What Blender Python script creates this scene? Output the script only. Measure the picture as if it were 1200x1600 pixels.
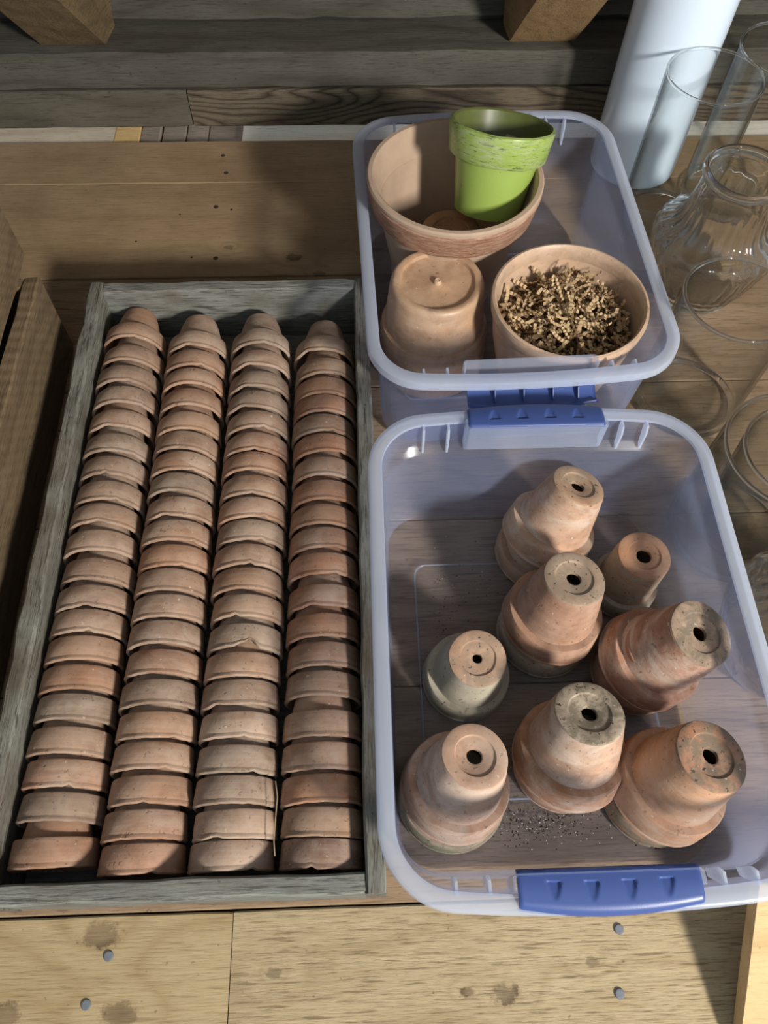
import bpy, bmesh, math, random
from mathutils import Vector, Matrix, Quaternion, noise

for o in list(bpy.data.objects):
    bpy.data.objects.remove(o)
scene = bpy.context.scene
COL = scene.collection
random.seed(7)

# ------------------------------------------------------------------ camera
CAM_H = 0.83
F_PX = 1181.6
cam_data = bpy.data.cameras.new('camera')
cam_data.sensor_fit = 'VERTICAL'
cam_data.sensor_height = 24.0
cam_data.lens = F_PX / 1600.0 * 24.0
cam_data.clip_start = 0.01
cam = bpy.data.objects.new('camera', cam_data)
COL.objects.link(cam)
_dn = Vector((585 - 600, 1450 - 800, F_PX)).normalized()      # image space: x right, y down, z forward
_fw = Vector((520 - 600, -1350 - 800, F_PX))
_fw = (_fw - _dn * _fw.dot(_dn)).normalized()
_rt = _dn.cross(_fw)
if _rt.x < 0:
    _rt = -_rt
cx = Vector((_rt.x, _fw.x, -_dn.x))
cy = -Vector((_rt.y, _fw.y, -_dn.y))
cz = -Vector((_rt.z, _fw.z, -_dn.z))
m = Matrix((cx, cy, cz)).transposed().to_4x4()
m.translation = Vector((0, 0, CAM_H))
cam.matrix_world = m
scene.camera = cam

# ------------------------------------------------------------------ light
world = bpy.data.worlds.new('world')
scene.world = world
world.use_nodes = True
wb = world.node_tree.nodes['Background']
wb.inputs[0].default_value = (0.72, 0.86, 1.0, 1)
wb.inputs[1].default_value = 0.50
win_d = bpy.data.lights.new('window_daylight', 'AREA')          # small loft window, behind and to the right of the viewer
win_d.shape = 'RECTANGLE'
win_d.size = 0.26
win_d.size_y = 0.34
win_d.energy = 108.0
win_d.color = (1.0, 0.955, 0.89)
win = bpy.data.objects.new('window_daylight', win_d)
COL.objects.link(win)
win.location = (1.38, -1.52, 1.48)
win.rotation_euler = (Vector((0.05, 0.30, 0.0)) - win.location).to_track_quat('-Z', 'Y').to_euler()
sill_fill_d = bpy.data.lights.new('sill_fill_light', 'AREA')            # added fill light hidden behind the wall, brightens the sill boards
sill_fill_d.shape = 'RECTANGLE'
sill_fill_d.size = 2.4
sill_fill_d.size_y = 0.05
sill_fill_d.energy = 3.0
sill_fill_d.color = (1.0, 0.97, 0.92)
sill_fill = bpy.data.objects.new('sill_fill_light', sill_fill_d)
COL.objects.link(sill_fill)
sill_fill.location = (0.0, 1.46, 0.010)
sill_fill.rotation_euler = Vector((0, -1, -0.12)).to_track_quat('-Z', 'Z').to_euler()
vs = scene.view_settings
vs.view_transform = 'Standard'
vs.look = 'None'
vs.exposure = 0.0
vs.gamma = 1.0
vs.use_curve_mapping = False
if hasattr(scene, 'cycles'):
    scene.cycles.transparent_max_bounces = 32
    scene.cycles.max_bounces = 12


# ------------------------------------------------------------------ helpers
def tag(o, label=None, cat=None, group=None, kind=None):
    if label: o['label'] = label
    if cat: o['category'] = cat
    if group: o['group'] = group
    if kind: o['kind'] = kind
    return o


def empty(name, loc=(0, 0, 0), rot=None):
    o = bpy.data.objects.new(name, None)
    o.empty_display_size = 0.02
    COL.objects.link(o)
    o.location = loc
    if rot is not None:
        o.rotation_mode = 'QUATERNION'
        o.rotation_quaternion = rot
    return o


def mesh_from(name, verts, faces, mat=None, smooth=True, angle=35):
    me = bpy.data.meshes.new(name)
    me.from_pydata([tuple(v) for v in verts], [], faces)
    me.validate()
    bm = bmesh.new(); bm.from_mesh(me)
    bmesh.ops.recalc_face_normals(bm, faces=bm.faces)
    bm.to_mesh(me); bm.free()
    if smooth:
        me.polygons.foreach_set('use_smooth', [True] * len(me.polygons))
        me.set_sharp_from_angle(angle=math.radians(angle))
    if mat: me.materials.append(mat)
    return me


def link(name, me, parent=None, loc=None, rot=None):
    o = bpy.data.objects.new(name, me)
    COL.objects.link(o)
    if parent is not None: o.parent = parent
    if loc is not None: o.location = loc
    if rot is not None: o.rotation_euler = rot
    return o


def lathe_geo(profile, seg=48, closed=False, warp=None):
    """profile: list of (r, z); r == 0 becomes a pole. closed joins last ring to first."""
    verts, faces, rings = [], [], []
    for (r, z) in profile:
        if r <= 1e-7:
            verts.append(Vector((0, 0, z))); rings.append([len(verts) - 1])
        else:
            ring = []
            for i in range(seg):
                a = 2 * math.pi * i / seg
                v = Vector((r * math.cos(a), r * math.sin(a), z))
                if warp: v = warp(v, a)
                verts.append(v); ring.append(len(verts) - 1)
            rings.append(ring)
    n = len(rings)
    for k in range(n if closed else n - 1):
        a, b = rings[k], rings[(k + 1) % n]
        if len(a) == 1 and len(b) == 1: continue
        for i in range(seg):
            j = (i + 1) % seg
            if len(a) == 1: faces.append((a[0], b[i], b[j]))
            elif len(b) == 1: faces.append((a[i], a[j], b[0]))
            else: faces.append((a[i], a[j], b[j], b[i]))
    return verts, faces


def nz(x, y, z, s=1.0):
    return noise.noise(Vector((x * s, y * s, z * s)))


def board_geo(sx, sy, sz, nseg=14, bev=0.0015, rough=0.0008, seed=0, fr=40.0):
    """box sx*sy*sz centred on origin, long axis X, bevelled edges and slightly uneven faces"""
    hy, hz = sy / 2, sz / 2
    b = min(bev, hy * .4, hz * .4)
    sec = [(-hy + b, -hz), (0, -hz), (hy - b, -hz), (hy, -hz + b), (hy, 0), (hy, hz - b),
           (hy - b, hz), (hy * .33, hz), (-hy * .33, hz), (-hy + b, hz), (-hy, hz - b), (-hy, 0), (-hy, -hz + b)]
    verts, faces = [], []
    k = len(sec)
    for i in range(nseg + 1):
        x = -sx / 2 + sx * i / nseg
        sc = 1.0 if 0 < i < nseg else 1 - b / max(hy, hz) * .5
        for (y, z) in sec:
            v = Vector((x, y * sc, z * sc))
            p = Vector((v.x * fr + seed * 7.3, v.y * fr * 2 + seed * 3.1, v.z * fr * 2))
            n = noise.noise_vector(p) * rough
            v += Vector((n.x if i in (0, nseg) else 0, n.y, n.z))
            verts.append(v)
    for i in range(nseg):
        for j in range(k):
            a, c = i * k + j, i * k + (j + 1) % k
            faces.append((a, c, c + k, a + k))
    faces.append(tuple(range(k)))
    faces.append(tuple(nseg * k + j for j in range(k)))
    return verts, faces


def board(name, x0, x1, y0, y1, z0, z1, mat, parent=None, seed=0, bev=.0015, rough=.0008, nseg=14, fr=40.0):
    sx, sy, sz = x1 - x0, y1 - y0, z1 - z0
    long = max((sx, 0), (sy, 1), (sz, 2))[1]
    if long == 0: v, f = board_geo(sx, sy, sz, nseg, bev, rough, seed, fr)
    elif long == 1:
        v, f = board_geo(sy, sx, sz, nseg, bev, rough, seed, fr); v = [Vector((-p.y, p.x, p.z)) for p in v]
    else:
        v, f = board_geo(sz, sx, sy, nseg, bev, rough, seed, fr); v = [Vector((p.y, p.z, p.x)) for p in v]
    me = mesh_from(name, v, f, mat, True, 30)
    o = link(name, me, parent)
    o.location = ((x0 + x1) / 2, (y0 + y1) / 2, (z0 + z1) / 2)
    return o


# ------------------------------------------------------------------ materials
class NT:
    def __init__(self, name):
        self.mat = bpy.data.materials.new(name); self.mat.use_nodes = True
        self.t = self.mat.node_tree; self.t.nodes.clear()
        self.out = self.t.nodes.new('ShaderNodeOutputMaterial')

    def n(self, typ, **kw):
        nd = self.t.nodes.new(typ)
        for k, v in kw.items():
            if k.startswith('i_'):
                key = k[2:]
                key = int(key) if key.isdigit() else key.replace('_', ' ')
                self.put(nd.inputs[key], v)
            else: setattr(nd, k, v)
        return nd

    def put(self, sock, v):
        if isinstance(v, bpy.types.NodeSocket): self.t.links.new(v, sock)
        elif isinstance(v, bpy.types.Node): self.t.links.new(v.outputs[0], sock)
        elif isinstance(v, (tuple, list)) and len(v) == 3 and sock.type == 'RGBA': sock.default_value = (*v, 1)
        else: sock.default_value = v

    def math(self, op, a, b=0.0, c=None, clamp=False):
        nd = self.t.nodes.new('ShaderNodeMath'); nd.operation = op; nd.use_clamp = clamp
        self.put(nd.inputs[0], a); self.put(nd.inputs[1], b)
        if c is not None: self.put(nd.inputs[2], c)
        return nd.outputs[0]

    def vmath(self, op, a, b=(0, 0, 0)):
        nd = self.t.nodes.new('ShaderNodeVectorMath'); nd.operation = op
        self.put(nd.inputs[0], a); self.put(nd.inputs[1], b)
        return nd.outputs['Value'] if op in ('LENGTH', 'DISTANCE') else nd.outputs[0]

    def noise(self, vec, scale, detail=4, rough=.55, dist=0.0):
        nd = self.n('ShaderNodeTexNoise'); self.put(nd.inputs['Vector'], vec)
        nd.inputs['Scale'].default_value = scale; nd.inputs['Detail'].default_value = detail
        nd.inputs['Roughness'].default_value = rough; nd.inputs['Distortion'].default_value = dist
        return nd.outputs[0]

    def ramp(self, f, stops):
        nd = self.n('ShaderNodeValToRGB'); self.put(nd.inputs[0], f)
        e = nd.color_ramp.elements
        while len(e) < len(stops): e.new(.5)
        for k, (p, c) in enumerate(stops):
            e[k].position = p
            e[k].color = (*c, 1) if isinstance(c, (tuple, list)) else (c, c, c, 1)
        return nd.outputs[0]

    def mix(self, f, a, b, mode='MIX'):
        nd = self.n('ShaderNodeMix', data_type='RGBA', blend_type=mode)
        self.put(nd.inputs[0], f); self.put(nd.inputs[6], a); self.put(nd.inputs[7], b)
        return nd.outputs[2]

    def bump(self, h, strength=.3, dist=.001, normal=None):
        nd = self.n('ShaderNodeBump'); self.put(nd.inputs['Height'], h)
        nd.inputs['Strength'].default_value = strength; nd.inputs['Distance'].default_value = dist
        if normal is not None: self.put(nd.inputs['Normal'], normal)
        return nd.outputs[0]

    def principled(self, col, rough=.8, normal=None, spec=.3, coat=0.0):
        p = self.n('ShaderNodeBsdfPrincipled')
        self.put(p.inputs['Base Color'], col); self.put(p.inputs['Roughness'], rough)
        p.inputs['Specular IOR Level'].default_value = spec
        p.inputs['Coat Weight'].default_value = coat
        if normal is not None: self.put(p.inputs['Normal'], normal)
        return p

    def done(self, sh):
        self.put(self.out.inputs[0], sh); return self.mat


def wood(name, light, dark, axis='X', freq=90.0, contrast=.6, knots=(), stain=.4, stain_col=None, streak=.5,
         bump=.35, rough=.85, offset=(0, 0, 0), saw=0.0, knot_col=None, stain_scale=5.0):
    """sawn wood; grain along axis (world coordinates)."""
    t = NT(name)
    pos = t.vmath('ADD', t.n('ShaderNodeNewGeometry').outputs['Position'], offset)
    sep = t.n('ShaderNodeSeparateXYZ'); t.put(sep.inputs[0], pos)
    ax = {'X': 0, 'Y': 1, 'Z': 2}[axis]
    sc = [1.0, 1.0, 1.0]; sc[ax] = .06
    st = t.vmath('MULTIPLY', pos, tuple(sc))
    # growth rings cut by the plank: smooth wandering noise plus knots
    wander = t.noise(t.vmath('MULTIPLY', pos, tuple(.28 if i == ax else 1.0 for i in range(3))), 6.5, 2, .5)
    other = t.math('ADD', sep.outputs[1] if ax == 0 else sep.outputs[0], sep.outputs[2] if ax != 2 else sep.outputs[1])
    ring = t.math('ADD', t.math('MULTIPLY', other, freq * .35), t.math('MULTIPLY', wander, freq * .12))
    kmask = None
    for (kx, ky, kr) in knots:
        d = t.vmath('SUBTRACT', pos, (kx, ky, 0))
        ds = [1.0, 1.0, 0.0]; ds[ax] = .62
        d = t.vmath('LENGTH', t.vmath('MULTIPLY', d, tuple(ds)))
        g = t.math('EXPONENT', t.math('MULTIPLY', t.math('MULTIPLY', d, d), -1 / (2.2 * kr) ** 2))
        ring = t.math('ADD', ring, t.math('MULTIPLY', g, 3.2))
        kn = t.math('ADD', d, t.math('MULTIPLY', t.math('SUBTRACT', t.noise(pos, 110, 5, .7), .5), kr * 1.8))
        km = t.n('ShaderNodeMapRange', interpolation_type='SMOOTHSTEP')
        t.put(km.inputs[0], kn); km.inputs[1].default_value = kr * 1.0; km.inputs[2].default_value = kr * .55
        km.inputs[3].default_value = 0; km.inputs[4].default_value = 1
        kmask = km.outputs[0] if kmask is None else t.math('MAXIMUM', kmask, km.outputs[0])
    band = t.math('PINGPONG', ring, 1.0)
    band = t.math('POWER', band, 2.2)
    fine = t.noise(st, 420, 4, .65)
    fine2 = t.noise(st, 120, 3, .6)
    g = t.math('ADD', t.math('MULTIPLY', band, contrast), t.math('MULTIPLY', t.math('SUBTRACT', fine2, .5), streak * 1.4), clamp=True)
    col = t.mix(g, light, dark)
    lines = t.ramp(fine, [(.36, 1.0), (.47, 0.0)])
    col = t.mix(t.math('MULTIPLY', lines, streak), col, tuple(c * .45 for c in dark))
    lines2 = t.ramp(t.noise(st, 950, 3, .7), [(.38, 1.0), (.50, 0.0)])
    col = t.mix(t.math('MULTIPLY', lines2, streak * .55), col, tuple(c * .75 for c in dark))
    big = t.noise(pos, stain_scale, 5, .65)
    bl = t.ramp(big, [(.42, 0.0), (.68, 1.0)])
    col = t.mix(t.math('MULTIPLY', bl, stain), col, stain_col or tuple(c * .8 for c in dark))
    speck = t.ramp(t.noise(pos, 160, 2, .5), [(.70, 0.0), (.76, 1.0)])
    col = t.mix(t.math('MULTIPLY', speck, .5), col, tuple(c * .3 for c in dark))
    if kmask is not None:
        col = t.mix(t.math('MULTIPLY', kmask, t.math('ADD', .5, t.math('MULTIPLY', band, .4))), col, knot_col or tuple(c * .38 for c in dark))
    h = t.math('ADD', t.math('MULTIPLY', fine, .6), t.math('MULTIPLY', fine2, .5))
    if saw:
        sw = t.noise(t.vmath('MULTIPLY', pos, (1, 1, 1)), 500, 2)
        diag = t.math('SINE', t.math('MULTIPLY', t.math('ADD', sep.outputs[1], t.math('MULTIPLY', sep.outputs[2], .8)), saw))
        h = t.math('ADD', h, t.math('MULTIPLY', diag, .22)); h = t.math('ADD', h, t.math('MULTIPLY', sw, .2))
    nrm = t.bump(h, bump, .0016)
    return t.done(t.principled(col, rough, nrm, .2))


def terracotta(name, crust=0.0, crust_col=(.62, .58, .50), crust_scale=16.0, dirt=.25, gloss=.88, spec=.2, streak=1.0,
               dirt_col=(.07, .055, .04), cover=.52):
    t = NT(name)
    oi = t.n('ShaderNodeObjectInfo')
    tc = t.n('ShaderNodeTexCoord').outputs['Object']
    off = t.n('ShaderNodeCombineXYZ')
    t.put(off.inputs[0], t.math('MULTIPLY', oi.outputs['Random'], 31.0)); t.put(off.inputs[2], t.math('MULTIPLY', oi.outputs['Random'], 17.0))
    p = t.vmath('ADD', tc, off.outputs[0])
    base = oi.outputs['Color']
    blot = t.noise(p, 22, 4, .6)
    col = t.mix(t.ramp(blot, [(.35, 0.0), (.70, .8)]), base, t.mix(.42, base, (.50, .42, .34)))
    blot2 = t.noise(t.vmath('ADD', p, (3, 5, 9)), 38, 4, .62)
    col = t.mix(t.ramp(blot2, [(.44, 0.0), (.70, .75)]), col, t.mix(.6, base, (.13, .075, .05)))
    ringy = t.noise(t.vmath('MULTIPLY', p, (.5, .5, 9.0)), 26, 3, .6)
    col = t.mix(t.math('MULTIPLY', t.ramp(ringy, [(.4, 0.0), (.7, .5)]), .55), col, t.mix(.5, base, (.60, .47, .36)))
    if crust > 0:
        cn = t.noise(t.vmath('MULTIPLY', p, (1, 1, 1.8 * streak)), crust_scale, 6, .68, .6)
        cm = t.ramp(cn, [(cover - .07, 0.0), (cover + .07, 1.0)])
        col = t.mix(t.math('MULTIPLY', cm, crust), col, crust_col)
    sp = t.ramp(t.noise(p, 260, 2, .5), [(.66, 0.0), (.72, 1.0)])
    col = t.mix(t.math('MULTIPLY', sp, dirt * 1.6, clamp=True), col, dirt_col)
    pal = t.ramp(t.noise(t.vmath('ADD', p, (1, 8, 2)), 210, 2, .5), [(.71, 0.0), (.76, 1.0)])
    col = t.mix(t.math('MULTIPLY', pal, .5), col, (.72, .66, .58))
    h = t.math('ADD', t.math('MULTIPLY', t.noise(p, 240, 4, .65), .6), t.math('MULTIPLY', ringy, .7))
    pit = t.ramp(t.noise(t.vmath('ADD', p, (7, 1, 4)), 95, 3, .6), [(.66, 1.0), (.72, 0.0)])
    col = t.mix(t.math('MULTIPLY', t.math('SUBTRACT', 1.0, pit), .55), col, t.mix(.6, base, (.10, .06, .04)))
    h = t.math('ADD', h, t.math('MULTIPLY', pit, .8))
    nrm = t.bump(h, .42, .0010)
    return t.done(t.principled(col, gloss, nrm, spec))


M_TERRA = terracotta('terracotta', dirt=.3)
M_TERRA_DUST = terracotta('dusty_terracotta', crust=.35, crust_col=(.50, .40, .31), dirt=.3)
M_TERRA_PALE = terracotta('limed_terracotta', crust=.6, crust_col=(.60, .49, .39), crust_scale=13, dirt=.3, cover=.53)
M_TERRA_CRUST = terracotta('crusted_terracotta', crust=.85, crust_col=(.40, .36, .27), crust_scale=20, dirt=.5, cover=.46, streak=1.6)
M_TERRA_MOSS = terracotta('mossy_terracotta', crust=.9, crust_col=(.20, .20, .14), crust_scale=30, dirt=.9, cover=.48, streak=2.2)
M_BASE_DIRT = terracotta('dirty_pot_base', crust=.85, crust_col=(.17, .14, .10), crust_scale=60, dirt=.9, cover=.48, streak=.6)
M_BASE_GREY = terracotta('grey_pot_base', crust=.6, crust_col=(.24, .19, .14), crust_scale=45, dirt=.8, cover=.50, streak=.6)
M_SMOOTH = terracotta('smooth_clay', crust=.3, crust_col=(.55, .40, .28), crust_scale=12, dirt=.12, gloss=.42, spec=.4)


def simple(name, col, rough=.5, spec=.4, coat=0.0, bump=0.0, bs=300, var=0.0):
    t = NT(name)
    p = t.n('ShaderNodeTexCoord').outputs['Object']
    c = col
    if var:
        c = t.mix(t.math('MULTIPLY', t.ramp(t.noise(p, 30, 4), [(.4, 0.0), (.7, 1.0)]), var), col, tuple(x * .5 for x in col))
    nrm = t.bump(t.noise(p, bs, 3), bump, .0006) if bump else None
    return t.done(t.principled(c, rough, nrm, spec, coat))


M_BLUE = simple('blue_plastic', (.045, .080, .245), .38, .45, bump=.08, bs=900)
M_NAIL = simple('galvanised_nail', (.16, .17, .19), .55, .5, bump=.4, bs=600, var=.6)
M_SOIL = simple('dark_soil', (.035, .026, .018), .95, .1)
M_PERLITE = simple('perlite', (.75, .73, .68), .9, .2)
M_STRAW = simple('straw', (.32, .24, .14), .7, .3)


def plastic(name, clear, tint, rough=.28):
    """milky polypropylene: part of the light goes straight through, the rest scatters on both sides"""
    t = NT(name)
    tr = t.n('ShaderNodeBsdfTransparent'); tr.inputs[0].default_value = (.93, .95, 1.0, 1)
    df = t.n('ShaderNodeBsdfDiffuse'); df.inputs[0].default_value = (*tint, 1)
    tl = t.n('ShaderNodeBsdfTranslucent'); tl.inputs[0].default_value = (*tint, 1)
    mk = t.n('ShaderNodeMixShader', i_0=.5); t.put(mk.inputs[1], df); t.put(mk.inputs[2], tl)
    p = t.n('ShaderNodeTexCoord').outputs['Object']
    lw = t.n('ShaderNodeLayerWeight', i_Blend=.5)
    cl = t.math('SUBTRACT', clear, t.math('MULTIPLY', t.math('POWER', lw.outputs['Facing'], 1.6), .30), clamp=True)
    m1 = t.n('ShaderNodeMixShader'); t.put(m1.inputs[0], cl); t.put(m1.inputs[1], mk.outputs[0]); t.put(m1.inputs[2], tr)
    gl = t.n('ShaderNodeBsdfGlossy'); gl.inputs['Roughness'].default_value = rough
    t.put(gl.inputs['Normal'], t.bump(t.noise(p, 40, 3), .12, .001))
    fr = t.math('ADD', t.math('MULTIPLY', t.math('POWER', lw.outputs['Facing'], 4.0), .5), .025)
    m2 = t.n('ShaderNodeMixShader'); t.put(m2.inputs[0], fr); t.put(m2.inputs[1], m1.outputs[0]); t.put(m2.inputs[2], gl)
    return t.done(m2.outputs[0])


M_BIN = plastic('milky_plastic', .94, (.60, .70, 1.0))
M_BINFLOOR = plastic('milky_plastic_floor', .975, (.62, .68, .85))
M_BINRIM = plastic('milky_plastic_thick', .60, (.84, .90, 1.0), .16)
M_BINTHIN = plastic('milky_plastic_plate', .84, (.78, .86, 1.0), .2)


def glass(name, tint=(.985, .99, .988), edge=(.36, .42, .44), ribs=0):
    t = NT(name)
    lw = t.n('ShaderNodeLayerWeight', i_Blend=.5)
    f = t.math('POWER', lw.outputs['Facing'], 3.0)
    tr = t.n('ShaderNodeBsdfTransparent'); t.put(tr.inputs[0], t.mix(f, tint, edge))
    gl = t.n('ShaderNodeBsdfGlossy'); gl.inputs['Roughness'].default_value = .03
    p = t.n('ShaderNodeTexCoord').outputs['Object']
    fr = t.math('ADD', t.math('MULTIPLY', t.math('POWER', lw.outputs['Facing'], 4.0), .75), .03)
    t.put(gl.inputs['Normal'], t.bump(t.noise(p, 14, 2), .12, .004))
    m2 = t.n('ShaderNodeMixShader'); t.put(m2.inputs[0], fr); t.put(m2.inputs[1], tr.outputs[0]); t.put(m2.inputs[2], gl.outputs[0])
    return t.done(m2.outputs[0])


M_GLASS = glass('clear_glass')


def refr_glass(name, clear):
    t = NT(name)
    p = t.n('ShaderNodeBsdfPrincipled')
    p.inputs['Base Color'].default_value = (.97, .985, .985, 1)
    p.inputs['Transmission Weight'].default_value = 1.0
    p.inputs['Roughness'].default_value = .02; p.inputs['IOR'].default_value = 1.45
    tr = t.n('ShaderNodeBsdfTransparent'); tr.inputs[0].default_value = (.98, .985, .98, 1)
    mx = t.n('ShaderNodeMixShader', i_0=clear); t.put(mx.inputs[1], p.outputs[0]); t.put(mx.inputs[2], tr.outputs[0])
    return t.done(mx.outputs[0])


M_THICK = refr_glass('thick_glass', .08)
M_LIP = refr_glass('glass_lip', .05)
M_WHITE = simple('white_glaze', (.72, .83, .95), .18, .5, bump=.03, bs=40)


def green_paint(name, rimmed):
    t = NT(name)
    p = t.n('ShaderNodeTexCoord').outputs['Object']
    col = t.mix(t.ramp(t.noise(p, 30, 3), [(.35, 0.0), (.7, .5)]), (.30, .41, .085), (.33, .43, .11))
    if rimmed:
        sep = t.n('ShaderNodeSeparateXYZ'); t.put(sep.inputs[0], p)
        br = t.noise(t.vmath('MULTIPLY', p, (1, 1, 5)), 42, 5, .7, .6)
        col = t.mix(t.ramp(br, [(.46, 0.0), (.66, .75)]), col, (.42, .46, .26))
        sc = t.noise(t.vmath('MULTIPLY', p, (1, 1, 7)), 55, 6, .8, 1.0)
        col = t.mix(t.ramp(sc, [(.555, 0.0), (.60, .85)]), col, (.05, .07, .03))
    else:
        sc = t.noise(p, 120, 3, .6)
        col = t.mix(t.ramp(sc, [(.70, 0.0), (.74, .7)]), col, (.06, .08, .03))
    return t.done(t.principled(col, .32, t.bump(t.noise(p, 180, 3), .15, .0006), .5))


M_GREEN = green_paint('green_glaze', False)
M_GREENIN = simple('shaded_green_inside', (.11, .13, .035), .4, .4, var=.5)  # green glaze darkened: the shade inside the pot is put into the colour
M_GREENRIM = green_paint('brushed_green_glaze', True)


def textured_clay():
    t = NT('combed_clay')
    p = t.n('ShaderNodeTexCoord').outputs['Object']
    n1 = t.noise(t.vmath('MULTIPLY', p, (1, 1, 8)), 48, 6, .8, .7)
    col = t.mix(t.ramp(n1, [(.40, 0.0), (.60, 1.0)]), (.50, .31, .215), (.27, .13, .075))
    return t.done(t.principled(col, .85, t.bump(n1, .7, .0025), .2))


M_COMBED = textured_clay()
M_BIGCLAY = simple('pale_clay', (.46, .33, .235), .8, .25, bump=.15, bs=80, var=.28)


def paper_mat(name, a, b):
    t = NT(name)
    p = t.n('ShaderNodeTexCoord').outputs['Object']
    return t.done(t.principled(t.mix(t.noise(p, 60, 3), a, b), .85, None, .15))


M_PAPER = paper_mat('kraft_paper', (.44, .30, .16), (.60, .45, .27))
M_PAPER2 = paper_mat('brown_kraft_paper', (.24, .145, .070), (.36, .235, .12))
M_PAPER3 = paper_mat('dark_and_shaded_kraft_paper', (.12, .072, .036), (.20, .125, .065))  # dark strips, and the core with its shade put into the colour

W_BACK = wood('brown_plank', (.36, .250, .142), (.215, .137, .072), 'X', 60, .35, stain=.55, stain_col=(.17, .098, .048), streak=.35, bump=.35,
              knots=((-.10, .905, .010), (-.06, .87, .008), (-.20, .93, .006), (.03, .92, .007)))
W_MID = wood('grey_brown_plank', (.34, .235, .145), (.19, .122, .070), 'X', 120, .6, stain=.4, streak=.6, bump=.4, offset=(3, 0, 0))
W_FRONT_L = wood('pale_plank_knotty', (.43, .325, .18), (.30, .20, .092), 'X', 75, .55, stain=.3, stain_col=(.30, .20, .10), streak=.4, bump=.6,
                 knots=((-.262, .003, .014), (-.345, -.062, .016), (-.235, -.062, .013), (-.10, .0, .003)), knot_col=(.10, .062, .035))
W_FRONT_R = wood('pale_plank_rough', (.44, .345, .205), (.28, .195, .10), 'X', 95, .4, stain=.3, stain_col=(.30, .21, .12), streak=.75, bump=.8, offset=(9, 0, 0),
                 knots=((8.905, -.034, .006), (9.120, -.058, .010), (9.205, -.035, .005), (9.085, -.055, .005)), knot_col=(.09, .06, .035))
W_CRATE = wood('weathered_grey_wood_y', (.215, .212, .180), (.075, .068, .052), 'Y', 160, .55, stain=.75, stain_col=(.095, .068, .045), streak=.85, bump=1.0, stain_scale=14)
W_CRATEX = wood('weathered_grey_wood_x', (.235, .240, .212), (.105, .104, .088), 'X', 160, .5, stain=.6, stain_col=(.12, .092, .065), streak=.8, bump=1.0, stain_scale=14)
W_OLD = wood('old_brown_crate_wood', (.19, .135, .078), (.085, .056, .030), 'Y', 130, .4, stain=.4, stain_col=(.09, .06, .035), streak=.5, bump=.9, saw=380)
W_OLDX = wood('old_brown_crate_wood_x', (.20, .14, .08), (.09, .058, .03), 'X', 130, .4, stain=.4, streak=.5, bump=.9)
W_LOG = wood('grey_log', (0.112, 0.105, 0.085), (0.051, 0.046, 0.037), 'X', 85, .6, stain=.5, stain_col=(.062, .052, .040), streak=.5, bump=.7)
W_LOGL = wood('grey_wall_board', (0.126, 0.115, 0.086), (0.061, 0.052, 0.037), 'X', 60, .5, stain=.35, streak=.5, bump=.6, offset=(1, 0, .3))
W_LOGR = wood('dark_grained_wall_board', (.160, .128, .088), (.040, .030, .021), 'X', 430, .95, stain=.2, streak=.5, bump=.7, offset=(5, 0, .7))
W_RAFT = wood('sawn_rafter_wood', (.36, .235, .115), (.20, .12, .055), 'Y', 110, .4, stain=.3, streak=.6, bump=.9)
W_RAFTD = wood('hewn_rafter_wood', (.22, .155, .082), (.10, .068, .038), 'Y', 110, .5, stain=.5, streak=.6, bump=.9, stain_scale=9)
W_ROOF = wood('roof_board_wood', (.20, .15, .10), (.10, .07, .045), 'X', 90, .5, stain=.4, streak=.5, bump=.5)
W_SILL_W = wood('whitewashed_board', (.78, .74, .64), (.60, .54, .42), 'X', 80, .4, stain=.25, stain_col=(.5, .42, .3), streak=.3, bump=.4)
W_SILL_L = wood('pale_sill_board', (.60, .52, .40), (.40, .31, .21), 'X', 80, .5, stain=.4, streak=.4, bump=.4)
W_SILL_T = wood('honey_sill_block', (.62, .42, .18), (.42, .27, .11), 'X', 80, .5, stain=.2, streak=.3, bump=.3)
W_SILL_G = wood('grey_sill_block', (.26, .21, .16), (.13, .10, .075), 'X', 80, .5, stain=.4, streak=.5, bump=.5)
W_NEW = wood('new_pine_board', (.58, .42, .22), (.45, .29, .13), 'X', 75, .6, stain=.15, streak=.25, bump=.3, offset=(2, .4, 0))

# ------------------------------------------------------------------ the loft itself
floor = tag(empty('floor'), kind='structure')
rows = [(.0205, .2345, W_MID), (.2355, .4445, W_MID), (.4455, .6545, W_MID), (.6555, .8675, W_MID), (.8690, 1.0795, W_BACK), (1.0805, 1.187, W_BACK)]
for i, (a, b, mt) in enumerate(rows):
    board('plank', -1.3, 1.3, a, b, -.026 - (.002 if i < 4 else 0), -.002 if i < 4 else 0.0, mt, floor, seed=i, nseg=60, rough=.0005)
fl = board('plank', -1.3, -.1365, -.34, .0190, -.026, 0, W_FRONT_L, floor, seed=11, nseg=40, rough=.0007)
fr_ = board('plank', -.1355, 1.3, -.34, .0190, -.026, 0, W_FRONT_R, floor, seed=12, nseg=50, rough=.0007)


board('subfloor_board', -1.3, 1.3, -.34, 1.186, -.060, -.030, W_MID, floor, seed=19, nseg=8)


def nail_mesh():
    prof = [(0, .0012), (.0022, .0015), (.0040, .0012), (.0046, .0004), (.0046, -.0006), (.0018, -.0008), (.0016, -.012), (0, -.0135)]
    def wp(v, a):
        return v + Vector((nz(v.x, v.y, v.z, 900), nz(v.y, v.z, v.x, 900), 0)) * .0004
    v, f = lathe_geo(prof, 14, warp=wp)
    return mesh_from('nail', v, f, M_NAIL, True, 40)


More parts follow.
